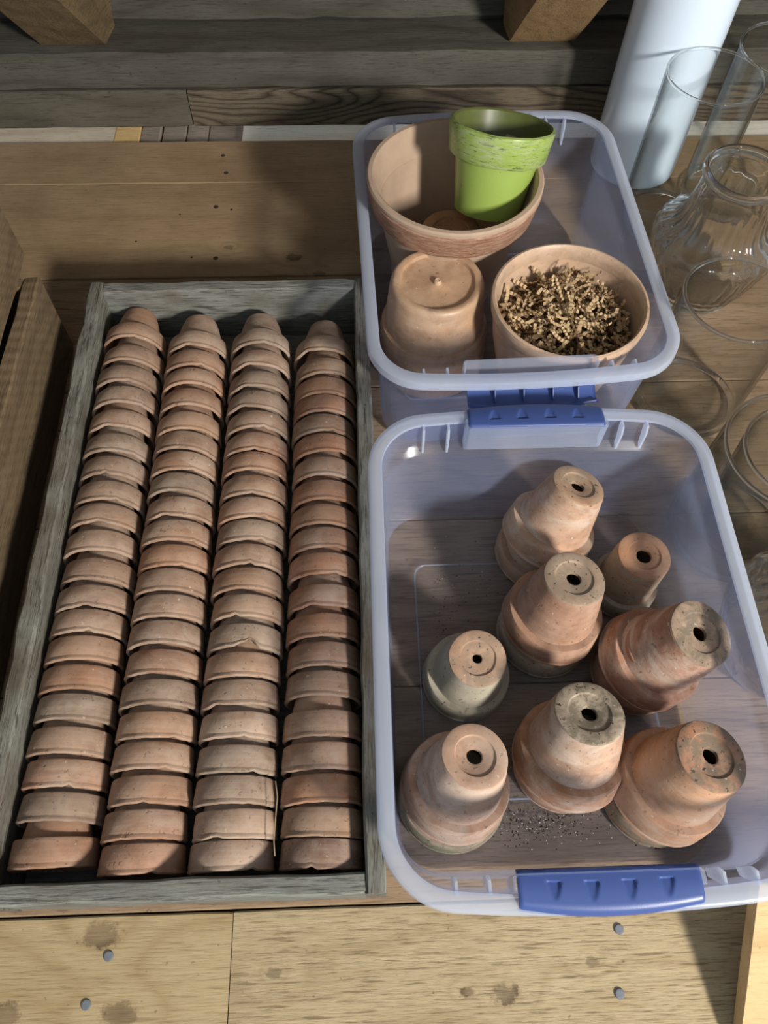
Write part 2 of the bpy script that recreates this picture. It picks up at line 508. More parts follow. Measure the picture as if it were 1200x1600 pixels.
ME_NAIL = nail_mesh()
M_RUST = simple('rusty_nail', (.045, .032, .022), .8, .2, bump=.3, bs=700)
ME_RUST = ME_NAIL.copy(); ME_RUST.materials.clear(); ME_RUST.materials.append(M_RUST)
for (x, y, par) in ((-.2511, -.0151, fl), (-.2661, -.0532, fl), (.2355, -.0088, fr_), (.2265, -.0611, fr_)):
    n_ = link('nail', ME_NAIL, par)
    n_.location = Vector((x, y, .0006)) - par.location
back_planks = [o for o in floor.children if o.location.y > .9]
for (x, y, r_) in ((-.2247, 1.1485, .75), (-.2165, 1.1040, .8), (-.2270, 1.0215, .85), (-.2190, .9060, .85), (-.2020, 1.0150, .45), (-.2830, 1.0050, .35), (-.345, .945, .4), (-.2560, .909, .4)):
    par = min(back_planks, key=lambda o: abs(o.location.y - y))
    n_ = link('nail', ME_RUST, par)
    n_.location = Vector((x, y, 0.0)) - par.location; n_.scale = (r_, r_, r_ * .5)

wall = tag(empty('wall_back', (0, 1.215, 0)), kind='structure')
def wpart(o):
    o.parent = wall; o.location -= wall.location; return o
wpart(board('board', -1.3, -.2785, 1.2155, 1.245, .006, .0705, W_LOGL, None, seed=21, nseg=40, bev=.003, rough=.0012))
wpart(board('board', -.2765, 1.3, 1.2150, 1.245, .006, .0705, W_LOGR, None, seed=22, nseg=40, bev=.003, rough=.0012))
wpart(board('log', -1.3, 1.3, 1.2145, 1.33, .0715, .130, W_LOG, None, seed=23, nseg=60, bev=.006, rough=.003, fr=18))
wpart(board('log', -1.3, 1.3, 1.294, 1.38, .1315, .262, W_LOG, None, seed=24, nseg=60, bev=.010, rough=.004, fr=18))
# what shows through the slot between floor and wall
for i, (a, b, mt, dz) in enumerate(((-1.3, -.420, W_SILL_L, 0), (-.4185, -.376, W_SILL_T, .001), (-.3745, -.342, W_SILL_G, -.001), (-.340, -.300, W_SILL_G, -.008),
                                    (-.2985, -.262, W_SILL_G, -.012), (-.261, -.199, W_SILL_G, -.016), (-.1975, 1.3, W_SILL_W, .002))):
    wpart(board('sill_board', a, b, 1.192, 1.330, -.040 + dz, -.012 + dz, mt, None, seed=30 + i, nseg=10, bev=.001, rough=.0012))


def rafter(xo, xc, xi, xw, mat, label):
    """hewn rafter foot: outer arris xo, lower arris xc, inner toe xi, inner line on the wall xw"""
    d = Vector((0, -.6938, .7201)); L = 1.5
    z0 = .1312; yt, yw = 1.242, 1.2925
    low = [Vector((xo, yt, z0)), Vector((xc, yt, z0))]
    wal = [Vector((xo, yw, .275)), Vector((xw, yw, .262))]
    pts = low + wal + [p + d * L for p in low] + [p + d * (L - .02) for p in wal]
    pts += [Vector((xi, yt + .0005, z0)), Vector((xi + (xw - xi) * .35, yw, z0)), Vector((xo, yw, z0))]
    root = Vector(((xo + xc) / 2, yt, z0))
    bm = bmesh.new()
    for p in pts: bm.verts.new(p - root)
    bmesh.ops.convex_hull(bm, input=bm.verts)
    bmesh.ops.dissolve_limit(bm, angle_limit=.01, verts=bm.verts, edges=bm.edges)
    bmesh.ops.triangulate(bm, faces=bm.faces)
    for _ in range(4):
        long = [e for e in bm.edges if e.calc_length() > .03]
        bmesh.ops.subdivide_edges(bm, edges=long, cuts=1)
        bmesh.ops.triangulate(bm, faces=bm.faces)
    for v in bm.verts:
        q = v.co + root
        n = noise.noise_vector(q * 38) * .0022
        if q.z > z0 + .002 and q.y < yw - .002: v.co += Vector((n.x, -abs(n.y), n.z))
    me = bpy.data.meshes.new('rafter'); bm.to_mesh(me); bm.free()
    me.materials.append(mat)
    o = link('rafter', me); o.location = root
    return tag(o, label, 'rafter', 'rafter feet on the log ledge')


rafter(-.4946, -.4479, -.394, -.372, W_RAFTD, 'dark hewn rafter foot standing on the log ledge at the upper left')
rafter(.3545, .3042, .2504, .236, W_RAFT, 'rough tan sawn rafter foot on the ledge left of the white cylinder')

ceil_ = tag(empty('ceiling', (0, 1.2925, .2830)), kind='structure')
dv = Vector((0, -.6938, .7201)); nv = Vector((0, .7201, .6938))
ang = math.atan2(.7201, -.6938)
for i in range(10):
    v, f = board_geo(2.6, .146, .02, 12, .0015, .0008, 50 + i)
    o = link('board', mesh_from('board', v, f, W_ROOF), ceil_)
    o.location = dv * (.075 + .15 * i) + nv * .0125
    o.rotation_euler = (ang, 0, 0)


# ------------------------------------------------------------------ crates
def crate(name, x0, x1, y0, y1, z0, h, tw, te, my, mx, label, floor_t=.008, inner_ends=True):
    root = empty(name, ((x0 + x1) / 2, (y0 + y1) / 2, z0))
    tag(root, label, 'crate')
    def P(o):
        o.parent = root; o.location -= root.location; return o
    P(board('side_board', x0, x0 + tw, y0, y1, z0, z0 + h, my, None, seed=61, nseg=50, bev=.0025, rough=.0030, fr=24))
    P(board('side_board', x1 - tw, x1, y0, y1, z0, z0 + h, my, None, seed=62, nseg=50, bev=.002, rough=.0018, fr=24))
    P(board('end_board', x0 + tw, x1 - tw, y0, y0 + te, z0, z0 + h - .001, mx, None, seed=63, nseg=24, bev=.002, rough=.0018, fr=24))
    P(board('end_board', x0 + tw, x1 - tw, y1 - te, y1, z0, z0 + h - .001, mx, None, seed=64, nseg=24, bev=.002, rough=.0022, fr=24))
    w = (y1 - y0 - 2 * te) / 3
    for k in range(3):
        P(board('bottom_board', x0 + tw, x1 - tw, y0 + te + w * k + .0006, y0 + te + w * (k + 1) - .0006, z0 + .0005, z0 + floor_t, mx, None, seed=65 + k, nseg=10, rough=.0003))
    return root


crate('wooden_crate', -.357, .0115, .0262, .762, 0.0, .095, .0185, .0175, W_CRATE, W_CRATEX,
      'weathered grey shallow wooden crate packed with four rows of nested pots')
crate('wooden_crate', -.80, -.405, .02, .735, 0.0, .131, .019, .018, W_OLD, W_OLDX,
      'old brown wooden crate with dark empty inside, left of the grey crate')
crate('wooden_crate', -.84, -.426, .12, .768, .1345, .15, .022, .02, W_OLD, W_OLDX,
      'brown wooden crate stacked on top of another at the left edge')


# ------------------------------------------------------------------ clay pots
def pot_meshes(R, hp, hr, rb, wall=.005, hole=.007, seg=44, seed=0, chips=(), mat_b=None, mat_r=None, mat_base=None, bead=True, rim_in=.90, wob=.0005, rt_f=.81):
    """flower pot, axis +Z, base at z=0, lip at z=hp. returns (body mesh, rim mesh, base mesh)"""
    rt = R * rt_f
    zr = hp - hr
    def wp(v, a):
        n = noise.noise_vector(Vector((v.x * 60 + seed * 5, v.y * 60, v.z * 60)))
        return v + Vector((n.x, n.y, n.z * .6)) * wob
    base = [(hole, .0065), (hole, .0030), (hole + .0015, .0022), (rb * .56, .0022), (rb * .60, .0018), (rb * .63, .0002), (rb * .68, 0), (rb - .003, 0), (rb - .0008, .0008), (rb, .0025)]
    v, f = lathe_geo(base, seg, warp=wp); mb = mesh_from('base', v, f, mat_base or mat_b, True, 40)
    body = [(rb, .0025), (rb + (rt - rb) * .35, zr * .35), (rb + (rt - rb) * .7, zr * .7), (rt, zr + .002), (rt - wall * .5, zr + .003), (rt - wall, zr),
            (rb + (rt - rb) * .5 - wall, zr * .5), (rb - wall + .001, .010), (rb - wall - .002, .0065), (hole, .0065)]
    v, f = lathe_geo(body, seg, warp=wp); me = mesh_from('body', v, f, mat_b, True, 40)
    def wr(v, a):
        q = wp(v, a)
        s = max(0.0, min(1.0, (v.z - zr) / hr))
        dz = 0.0
        for (ca, wd, dp) in chips:
            d = (a - ca + math.pi) % (2 * math.pi) - math.pi
            dz += dp * math.exp(-(d / wd) ** 2) * (1 + .5 * nz(a * 9, seed, ca, 1))
        dz += .0007 * nz(math.cos(a) * 4, math.sin(a) * 4, seed * 3.7, 1.3)
        q.z -= dz * s ** 3
        return q
    Ro = R * .955
    rim = [(rt - wall, zr + .0005), (rt - .001, zr - .0004), (Ro - .0012, zr), (Ro, zr + .0015), (Ro + (R - Ro) * .5, zr + hr * .45)]
    if bead: rim += [(R * .993, hp - .0062), (R * .984, hp - .0052), (R * .984, hp - .0044), (R, hp - .0034)]
    else: rim += [(R * .997, hp - .004)]
    rim += [(R, hp - .0014), (R - .0012, hp - .0002), (R * rim_in + .001, hp), (R * rim_in, hp - .0015), (rt - wall + .0025, zr + hr * .4)]
    v, f = lathe_geo(rim, seg, closed=True, warp=wr); mr = mesh_from('rim', v, f, mat_r or mat_b, True, 40)
    return me, mr, mb


def place_pot(meshes, loc, axis, spin, color, label, group=None, cat='flower pot', name='terracotta_pot', rim_color=None, base_color=None):
    """loc = centre of the base; axis = direction base -> lip"""
    ax = Vector(axis).normalized()
    q = Vector((0, 0, 1)).rotation_difference(ax) @ Quaternion((0, 0, 1), spin)
    r = empty(name, loc, q)
    tag(r, label, cat, group)
    for nm, me in zip(('body', 'rim', 'base'), meshes):
        o = link(nm, me, r)
        c = {'body': color, 'rim': rim_color or color, 'base': base_color or color}[nm]
        o.color = (*c, 1)
    return r


M_SCRATCH = simple('scratch', (.15, .085, .055), .9, .1)


def rim_marks(pot, ax, strokes, name, xo, yo, hw):
    """thin scratches wrapped on the upper side of a lying pot's rim; x across, y away from the lip"""
    quads = []
    for (a, b) in strokes:
        A, B = Vector(a), Vector(b); d = (B - A).normalized(); sd = Vector((d.y, -d.x)) * hw
        quads.append([A - sd, A + sd, B + sd, B - sd])
    mi = pot.rotation_quaternion.inverted(); vv, ff = [], []
    for qd in quads:
        b0 = len(vv)
        for depth in (.00025, -.0012):
            for q in qd:
                y = q.y + yo
                R_ = .040 - .0018 * y / .0258
                th = (q.x + xo) / R_; r_ = R_ + depth
                vv.append(mi @ (Vector((r_ * math.sin(th), y, r_ * math.cos(th))) + ax * .068))
        ff += [(b0, b0 + 1, b0 + 2, b0 + 3), (b0 + 7, b0 + 6, b0 + 5, b0 + 4)]
        ff += [(b0 + k, b0 + (k + 1) % 4, b0 + 4 + (k + 1) % 4, b0 + 4 + k) for k in range(4)]
    return link(name, mesh_from(name, vv, ff, M_SCRATCH, False), pot)


ORD = ['frontmost', 'second', 'third', 'fourth', 'fifth', 'sixth', 'seventh', 'eighth', 'ninth', 'tenth', 'eleventh', 'twelfth', 'thirteenth', 'fourteenth',
       'fifteenth', 'sixteenth', 'seventeenth', 'eighteenth', 'nineteenth', 'twentieth', 'twenty-first']
COLY = [
    [0.6719, 0.6340, 0.6010, 0.5680, 0.5330, 0.498, 0.4664, 0.4323, 0.402, 0.3694, 0.3346, 0.3034, 0.2754, 0.247, 0.2163, 0.1869, 0.1544, 0.1249, 0.0944, 0.0569],
    [0.6562, 0.624, 0.5938, 0.5626, 0.5286, 0.4994, 0.4703, 0.4411, 0.4099, 0.3805, 0.3495, 0.3205, 0.2911, 0.2607, 0.23, 0.1987, 0.1679, 0.1378, 0.1066, 0.0762, 0.0481],
    [0.6575, 0.622, 0.5879, 0.5576, 0.5266, 0.4956, 0.4672, 0.4358, 0.4067, 0.3779, 0.3473, 0.3182, 0.2878, 0.2549, 0.2256, 0.1964, 0.1652, 0.1335, 0.1041, 0.0747, 0.048],
    [0.6439, 0.6068, 0.577, 0.5498, 0.5199, 0.4915, 0.4577, 0.4269, 0.3949, 0.3655, 0.3347, 0.2978, 0.2647, 0.2327, 0.2022, 0.1645, 0.134, 0.1026, 0.0746, 0.0475]]
COLX = [-.298, -.2145, -.131, -.0475]
CNAME = ['leftmost row', 'second row from the left', 'third row from the left', 'rightmost row']
VAR = []
rnd = random.Random(3)
for k in range(8):
    ch = []
    if k in (1, 4): ch = [(rnd.uniform(1.0, 2.2), .07, .0022), (rnd.uniform(0, 6), .2, .0012)]
    if k == 2: ch = [(1.85, .16, .0024), (1.70, .05, .0016)]
    if k == 6: ch = [(1.15, .06, .0022), (1.32, .05, .0014)]
    VAR.append(pot_meshes(.040, .068, .0258, .0215, .0042, .006, 44, rt_f=.80, seed=k, chips=ch, mat_b=M_TERRA if k % 2 else M_TERRA_DUST, wob=.0005))
BIGCHIP = pot_meshes(.040, .068, .0258, .0215, .0042, .006, 64, rt_f=.80, seed=31, chips=[(1.42, .13, .0075), (1.62, .16, .0050), (1.30, .05, .002)], mat_b=M_TERRA_DUST)
TINTS = [(.33, .185, .112), (.36, .215, .135), (.285, .185, .125), (.35, .180, .105), (.38, .245, .165), (.26, .175, .120), (.33, .205, .138), (.36, .190, .110)]
for c in range(4):
    ys = COLY[c]; n = len(ys)
    for i, y in enumerate(ys):
        k = rnd.randrange(8)
        me = VAR[k]
        if c == 2 and i == 13: me = BIGCHIP
        col = TINTS[rnd.randrange(8)]
        g = rnd.uniform(.84, 1.12)
        col = tuple(x * g for x in col)
        if c == 3 and i == n - 1: col = (.17, .10, .075)
        if c == 3: col = (col[0] * 1.05, col[1] * .95, col[2] * .85)
        fr = n - 1 - i
        lab = 'small terracotta pot, %s from the front in the crate\'s %s' % (ORD[fr], CNAME[c]) if fr else 'frontmost small terracotta pot in the crate\'s %s' % CNAME[c]
        if i == 0: lab = 'rearmost small terracotta pot, tapered base showing, in the crate\'s %s' % CNAME[c]
        if c == 2 and i == 13: lab = 'small terracotta pot with a large chip in its rim, crate\'s third row'
        ax = Vector((rnd.uniform(-.035, .035), -1, rnd.uniform(-.03, .03))).normalized()
        lip = Vector((COLX[c] + rnd.uniform(-.0012, .0012), y, .0092 + .040 + rnd.uniform(0, .0012)))
        p = place_pot(me, lip - ax * .068, ax, rnd.uniform(-.35, .35), col, lab, 'nested small pots in the grey crate')
        if c == 1 and i == n - 1:
            rim_marks(p, ax, [((-.014, .0), (-.0115, .0015)), ((-.0115, .0015), (-.0125, .004)), ((-.0125, .004), (-.010, .0065)), ((-.010, .0065), (-.0135, .0085)),
                              ((-.007, .0), (-.004, .0085)), ((-.0015, .0), (-.0005, .0085)), ((.003, .0085), (.0025, .001)), ((.0025, .001), (.0055, .0005)), ((.0055, .0005), (.0055, .005)),
                              ((.0055, .005), (.003, .0055))], 'scratched_numerals', -.010, .008, .0003)
        if c == 2 and i == 16:
            rim_marks(p, ax, [((-.016, -.004), (-.010, -.001)), ((-.010, -.001), (-.006, -.002)), ((-.006, -.002), (-.001, .003)), ((-.001, .003), (.005, .002)), ((.005, .002), (.011, .006)),
                              ((.011, .006), (.017, .004)), ((.005, .002), (.010, .0005))], 'crack', .002, .012, .00022)

# straw caught between the third and fourth rows
spts = [Vector(p) - Vector((-.089, .06, .08)) for p in ((-.0905, .125, .078), (-.0875, .11, .0845), (-.0890, .09, .081), (-.0895, .072, .083), (-.0885, .060, .080))]
sv, sf = [], []
for i, p in enumerate(spts):
    for k in range(6):
        a = k * math.pi / 3
        sv.append(p + Vector((math.cos(a), 0, math.sin(a))) * .0006)
for i in range(len(spts) - 1):
    for k in range(6): sf.append((i * 6 + k, i * 6 + (k + 1) % 6, i * 6 + 6 + (k + 1) % 6, i * 6 + 6 + k))
so = link('straw', mesh_from('straw', sv, sf, M_STRAW)); so.location = (-.089, .06, .08)
tag(so, 'thin dry straw caught between the two right rows of pots', 'straw')


# ------------------------------------------------------------------ plastic bins
def outline(hx, hy, r, bow, z, n=10, m=14):
    pts = []
    def arc(cx_, cy_, a0):
        for k in range(n + 1):
            a = a0 + math.pi / 2 * k / n
            pts.append((cx_ + r * math.cos(a), cy_ + r * math.sin(a)))
    def seg(p, q):
        for k in range(1, m):
            pts.append((p[0] + (q[0] - p[0]) * k / m, p[1] + (q[1] - p[1]) * k / m))
    arc(hx - r, hy - r, 0); seg((hx - r, hy), (-hx + r, hy))
    arc(-hx + r, hy - r, math.pi / 2); seg((-hx, hy - r), (-hx, -hy + r))
    arc(-hx + r, -hy + r, math.pi); seg((-hx + r, -hy), (hx - r, -hy))
    arc(hx - r, -hy + r, 1.5 * math.pi); seg((hx, -hy + r), (hx, hy - r))
    out = []
    for (x, y) in pts:
        b = bow * max(0, 1 - (x / hx) ** 2) * (min(1, abs(y) / (hy - r)) ** 6 if bow else 0)
        out.append(Vector((x, y + math.copysign(b, y), z)))
    return out


def loft(loops, cap0=False, cap1=False, closed=False):
    verts = [p for l in loops for p in l]; k = len(loops[0]); faces = []
    L = len(loops)
    for i in range(L if closed else L - 1):
        j2 = (i + 1) % L
        for j in range(k):
            faces.append((i * k + j, i * k + (j + 1) % k, j2 * k + (j + 1) % k, j2 * k + j))
    if cap0: faces.append(tuple(range(k)))
    if cap1: faces.append(tuple((L - 1) * k + j for j in range(k)))
    return verts, faces


BZ = .168
lay = [(.0015, .1545, .196, .040, 0), (.0035, .1590, .2005, .043, 0), (.012, .1615, .2035, .044, 0), (.060, .1640, .2065, .045, .001), (.120, .1662, .2095, .046, .002),
       (.130, .1665, .2100, .046, .003), (.134, .1667, .2130, .046, .006), (.137, .1668, .2155, .046, .008), (.150, .1672, .2175, .046, .010), (BZ, .1680, .2185, .046, .011)]


def bin_meshes():
    outer = [outline(hx, hy, r, b, z) for (z, hx, hy, r, b) in lay]
    t = .0018
    inner = [outline(hx - t, hy - t, r - t, b, z + (t if i < 2 else 0)) for i, (z, hx, hy, r, b) in enumerate(lay)]
    v, f = loft(outer[1:] + inner[:0:-1], closed=True)
    body = mesh_from('wall', v, f, M_BIN, True, 32)
    fl_ = [outline(.128, .134, .014, 0, .0033), outline(.126, .132, .013, 0, .0058)]
    fo_ = [outline(.126, .132, .013, 0, .0040), outline(.128, .134, .014, 0, .0016)]
    v, f = loft([inner[1], inner[0]] + fl_, False, True)
    v2, f2 = loft(fo_ + [outer[0], outer[1]], True, False)
    k_ = len(v); v = v + v2; f = f + [tuple(q + k_ for q in g) for g in f2]
    flo = mesh_from('bottom', v, f, M_BINFLOOR, True, 32)
    v, f = loft([outline(.1275 + .0009 * math.cos(a), .1335 + .0009 * math.cos(a), .014, 0, .0064 + .0010 * math.sin(a)) for a in [k * math.pi / 3 for k in range(6)]], closed=True)
    rdg = mesh_from('bottom_ridge', v, f, M_BINTHIN, True, 60)
    z, hx, hy, r, b = lay[-1]
    sec = [(-.0020, BZ - .001), (-.0016, BZ + .0022), (.0040, BZ + .0034), (.0100, BZ + .0030), (.0122, BZ + .0012), (.0128, BZ - .0085), (.0108, BZ - .0088), (.0100, BZ - .0006), (.0010, BZ - .0002)]
    loops = [outline(hx + o, hy + o, r + o, b, zz) for (o, zz) in sec]
    v, f = loft(loops, closed=True)
    rim = mesh_from('rim', v, f, M_BINRIM, True, 40)
    return body, rim, flo, rdg


BIN_BODY, BIN_RIM, BIN_FLOOR, BIN_RIDGE = bin_meshes()


def box_geo(x0, x1, y0, y1, z0, z1):
    v = [Vector((x, y, z)) for z in (z0, z1) for (x, y) in ((x0, y0), (x1, y0), (x1, y1), (x0, y1))]
    f = [(0, 1, 2, 3), (4, 5, 6, 7), (0, 1, 5, 4), (1, 2, 6, 5), (2, 3, 7, 6), (3, 0, 4, 7)]
    return v, f


def gusset_mesh():
    th = .0011
    prof = [(.2100, .1345), (.2165, .1375), (.2255, .1690), (.2150, .1695), (.2110, .1600)]
    v = [Vector((s * th, y, z)) for s in (-1, 1) for (y, z) in prof]
    k = len(prof)
    f = [tuple(range(k)), tuple(range(2 * k - 1, k - 1, -1))] + [(j, (j + 1) % k, k + (j + 1) % k, k + j) for j in range(k)]
    return mesh_from('gusset', v, f, M_BINRIM, False)


def latch_plate_mesh():
    hw = .0755; y0 = .2115
    outer = []
    secs = [(-hw, y0 + .012), (-hw, y0 + .002), (-hw + .003, y0), (hw - .003, y0), (hw, y0 + .002), (hw, y0 + .012)]
    t = .0013
    v, f = [], []
    for z in (.137, .1765):
        for (x, y) in secs: v.append(Vector((x, y, z)))
        for (x, y) in secs[::-1]: v.append(Vector((x * (hw - t) / hw, y + (t if y < y0 + .011 else 0), z)))
    k = 12
    for j in range(k): f.append((j, (j + 1) % k, k + (j + 1) % k, k + j))
    for j in range(5):
        f.append((j, j + 1, k - 2 - j, k - 1 - j)); f.append((k + j, k + j + 1, k + k - 2 - j, k + k - 1 - j))
    return mesh_from('latch_plate', v, f, M_BINTHIN, False)


def latch_mesh():
    """blue clip: y outward from its hinge, z up; bowed lip, four thumb dents on top"""
    W = .0725; NX = 116
    prof = [(-.0015, -.0010), (0.0, .0012), (.0015, .0020)] + [(.0015 + .0200 * k / 16, .0020 + .0010 * math.sin(math.pi * k / 16)) for k in range(1, 17)] + \
           [(.0238, .0012), (.0258, -.0006), (.0270, -.0032), (.0276, -.0066), (.0276, -.0092)]
    t = .0022
    top, bot = [], []
    n = len(prof)
    for i in range(NX + 1):
        u = -1 + 2 * i / NX
        x = u * W
        rnd_ = max(0.0, abs(u) - .965) / .035
        bow = .0060 * (1 - u * u)
        for j, (y, z) in enumerate(prof):
            zz = z - .0012 * rnd_ ** 2
            yy = y + bow * (max(0, y) / .0276)
            for c in (-.0445, -.0148, .0148, .0445):
                # dent: flat edge towards the hinge, point towards the lip
                if .0070 < y < .0190:
                    s = (y - .0070) / .012
                    w = .0066 * math.sqrt(max(0.0, 1 - s))
                    if abs(x - c) < w:
                        e = min(1.0, (w - abs(x - c)) / .0022)
                        zz -= .0024 * (1 - s) ** .6 * e
            top.append(Vector((x, yy, zz)))
        for j, (y, z) in enumerate(prof):
            dy = prof[min(j + 1, n - 1)][0] - prof[max(j - 1, 0)][0]; dz = prof[min(j + 1, n - 1)][1] - prof[max(j - 1, 0)][1]
            l = math.hypot(dy, dz) or 1
            yy = y + dz / l * t; zz = z - dy / l * t
            if j == 0: yy, zz = y + .0005, z - .0015
            bot.append(Vector((x, yy + bow * (max(0, yy) / .0276), zz - .0012 * rnd_ ** 2 - .0012)))
    v = top + bot; o = len(top); f = []
    for i in range(NX):
        for j in range(n - 1):
            a = i * n + j
            f.append((a, a + 1, a + n + 1, a + n)); f.append((o + a, o + a + n, o + a + n + 1, o + a + 1))
        f.append((i * n, (i + 1) * n, o + (i + 1) * n, o + i * n)); f.append((i * n + n - 1, o + i * n + n - 1, o + (i + 1) * n + n - 1, (i + 1) * n + n - 1))
    for i in (0, NX):
        for j in range(n - 1):
            a = i * n + j; f.append((a, o + a, o + a + 1, a + 1))
    return mesh_from('latch', v, f, M_BLUE, True, 30)


def fin_mesh():
    prof = [(.002, -.0015), (.022, -.001), (.022, -.005), (.010, -.0085), (.002, -.006)]
    v = [Vector((s * .0007, y, z)) for s in (-1, 1) for (y, z) in prof]; k = 5
    f = [tuple(range(k)), tuple(range(2 * k - 1, k - 1, -1))] + [(j, (j + 1) % k, k + (j + 1) % k, k + j) for j in range(k)]
    return mesh_from('fin', v, f, M_BLUE, False)


ME_GUS, ME_PLATE, ME_LATCH, ME_FIN = gusset_mesh(), latch_plate_mesh(), latch_mesh(), fin_mesh()


def make_bin(loc, label, latches, yaw=0.0):
    r = empty('storage_bin', loc, Quaternion((0, 0, 1), yaw)); tag(r, label, 'storage bin')
    link('wall', BIN_BODY, r); link('rim', BIN_RIM, r); link('bottom', BIN_FLOOR, r); link('bottom_ridge', BIN_RIDGE, r)
    for s in (1, -1):
        rot = (0, 0, 0 if s > 0 else math.pi)
        for gx in (-.120, -.0935, .0935, .120):
            link('gusset', ME_GUS, r, (0, 0, 0), rot).location = (gx, 0, 0)
        link('latch_plate', ME_PLATE, r, (0, 0, 0), rot)
    for s, (y, z, tilt, flip) in latches.items():
        o = link('latch', ME_LATCH, r)
        o['label'] = 'blue plastic latch handle'
        o.location = (0, s * y, z)
        o.rotation_euler = (tilt * 1.0, 0, 0) if s > 0 else (tilt, 0, math.pi)
        if flip: o.scale = (1, 1, -1)
        for c in (-.052, -.0235, .0095, .042):
            link('fin', ME_FIN, o).location = (c, 0, 0)
    return r


FB = (.1850, .2450, 0)
BB = (.1815, .7630, 0)
make_bin(FB, 'clear plastic bin holding stacks of upside-down old clay pots', {-1: (.2095, .1735, .0, False), 1: (.2150, .1750, -.12, False)})
make_bin(BB, 'clear plastic bin holding the green pot and pot of shredded paper', {-1: (.2300, .1555, -.42, True), 1: (.2300, .1555, -1.2, True)}, yaw=.036)


# ------------------------------------------------------------------ pots in the front bin
def up_axis(a, b):
    return (Vector(b) - Vector(a)).normalized()


FZ = .0036
def stack_pot(label, R, hp, hr, rb, top, foot, lower, upper, seed, chips_up=(), hole=.0075, lower_label=None, lean_low=.35):
    """upper pot ends (base) at top; lower stands on the bin floor at foot"""
    (xt, yt, h) = top; (xf, yf) = foot
    if lower:
        Rl, hl, matl, baseml, coll = lower
        ms = pot_meshes(Rl, hl, hr, rb * .98, .005, hole, 48, seed + 50, mat_b=matl, mat_base=baseml, chips=((2.0, .2, .003),))
        dirv = Vector((0, 0, 1))
        base = Vector((xf, yf, FZ + hl))
        place_pot(ms, base, -dirv, seed * 1.3, coll, lower_label, 'pots at the bottom of the stacks in the front bin')
        pivot = Vector((xf, yf, .05))
    else:
        pivot = Vector((xf, yf, FZ))
    T = Vector((xt, yt, h))
    ax = (T - pivot).normalized()
    mat, basem, col, rcol, bcol = upper
    ms = pot_meshes(R, hp, hr, rb, .005, hole, 56, seed, mat_b=mat, mat_base=basem, chips=chips_up)
    return place_pot(ms, T, -ax, seed * 2.1, col, label, 'upside-down clay pots in the front bin', rim_color=rcol, base_color=bcol)


OR = (.42, .205, .105); PK = (.45, .27, .185); TAN = (.43, .26, .165); RED = (.36, .165, .095); GRY = (.36, .27, .19)
stack_pot('upside-down peach clay pot at the back of the front bin', .0525, .090, .028, .0300, (.2325, .413, .130), (.2090, .3930),
          (.0525, .088, M_TERRA_DUST, None, TAN), (M_TERRA_PALE, M_BASE_GREY, (.50, .30, .195), (.47, .27, .165), (.40, .24, .14)), 1,
          lower_label='clay pot under the peach pot at the back of the front bin')
stack_pot('upside-down brown clay pot with grey base in the middle of the bin', .0535, .094, .029, .0315, (.2085, .3005, .138), (.2000, .290),
          (.0525, .092, M_TERRA_CRUST, None, RED), (M_TERRA, M_BASE_GREY, (.38, .205, .13), (.36, .19, .115), (.33, .225, .15)), 2,
          lower_label='crusted clay pot beneath the brown pot in the middle of the bin')
stack_pot('narrow orange-based clay pot with crusted white sides near the bin\'s right wall', .0400, .088, .024, .0292, (.3026, .3450, .092), (.2985, .343),
          None, (M_TERRA_CRUST, M_TERRA, OR, GRY, (.43, .215, .115)), 3, hole=.0085)
stack_pot('large reddish clay pot with lime ring, leaning by the bin\'s right wall', .0540, .100, .030, .0335, (.3215, .2388, .140), (.2960, .241),
          (.048, .092, M_TERRA_DUST, None, RED), (M_TERRA_PALE, M_BASE_DIRT, (.38, .18, .11), (.37, .17, .10), (.34, .225, .15)), 4,
          lower_label='clay pot hidden under the large reddish pot')
stack_pot('grey lime-coated clay pot beside the empty part of the bin floor', .0475, .085, .027, .0300, (.1112, .2365, .0885), (.1065, .240),
          None, (M_TERRA_CRUST, M_BASE_GREY, (.46, .42, .33), (.40, .36, .28), (.43, .26, .16)), 5, hole=.005)
stack_pot('tan clay pot with speckled grey base in the middle of the front trio', .0560, .092, .029, .0330, (.2041, .1688, .130), (.1985, .145),
          (.0490, .090, M_TERRA_PALE, None, OR), (M_TERRA_PALE, M_BASE_DIRT, (.47, .285, .19), OR, (.36, .29, .21)), 6,
          lower_label='orange clay pot beneath the tan pot with speckled base')
stack_pot('pinkish clay pot with wide foot ring in the bin\'s front left corner', .0525, .092, .030, .0310, (.0944, .1331, .130), (.0820, .1180),
          (.0562, .092, M_TERRA_MOSS, None, (.42, .30, .19)), (M_TERRA_PALE, M_TERRA_DUST, PK, (.46, .25, .15), (.43, .26, .175)), 7,
          lower_label='mossy dirt-rimmed clay pot under the pinkish pot in the corner')
stack_pot('orange clay pot with blackened base in the bin\'s front right corner', .0550, .096, .030, .0335, (.3060, .1257, .135), (.2890, .1130),
          (.0520, .092, M_TERRA_MOSS, None, OR), (M_TERRA_DUST, M_BASE_DIRT, (.48, .255, .135), (.46, .235, .12), (.38, .18, .10)), 8,
          lower_label='mossy clay pot beneath the orange pot with blackened base')


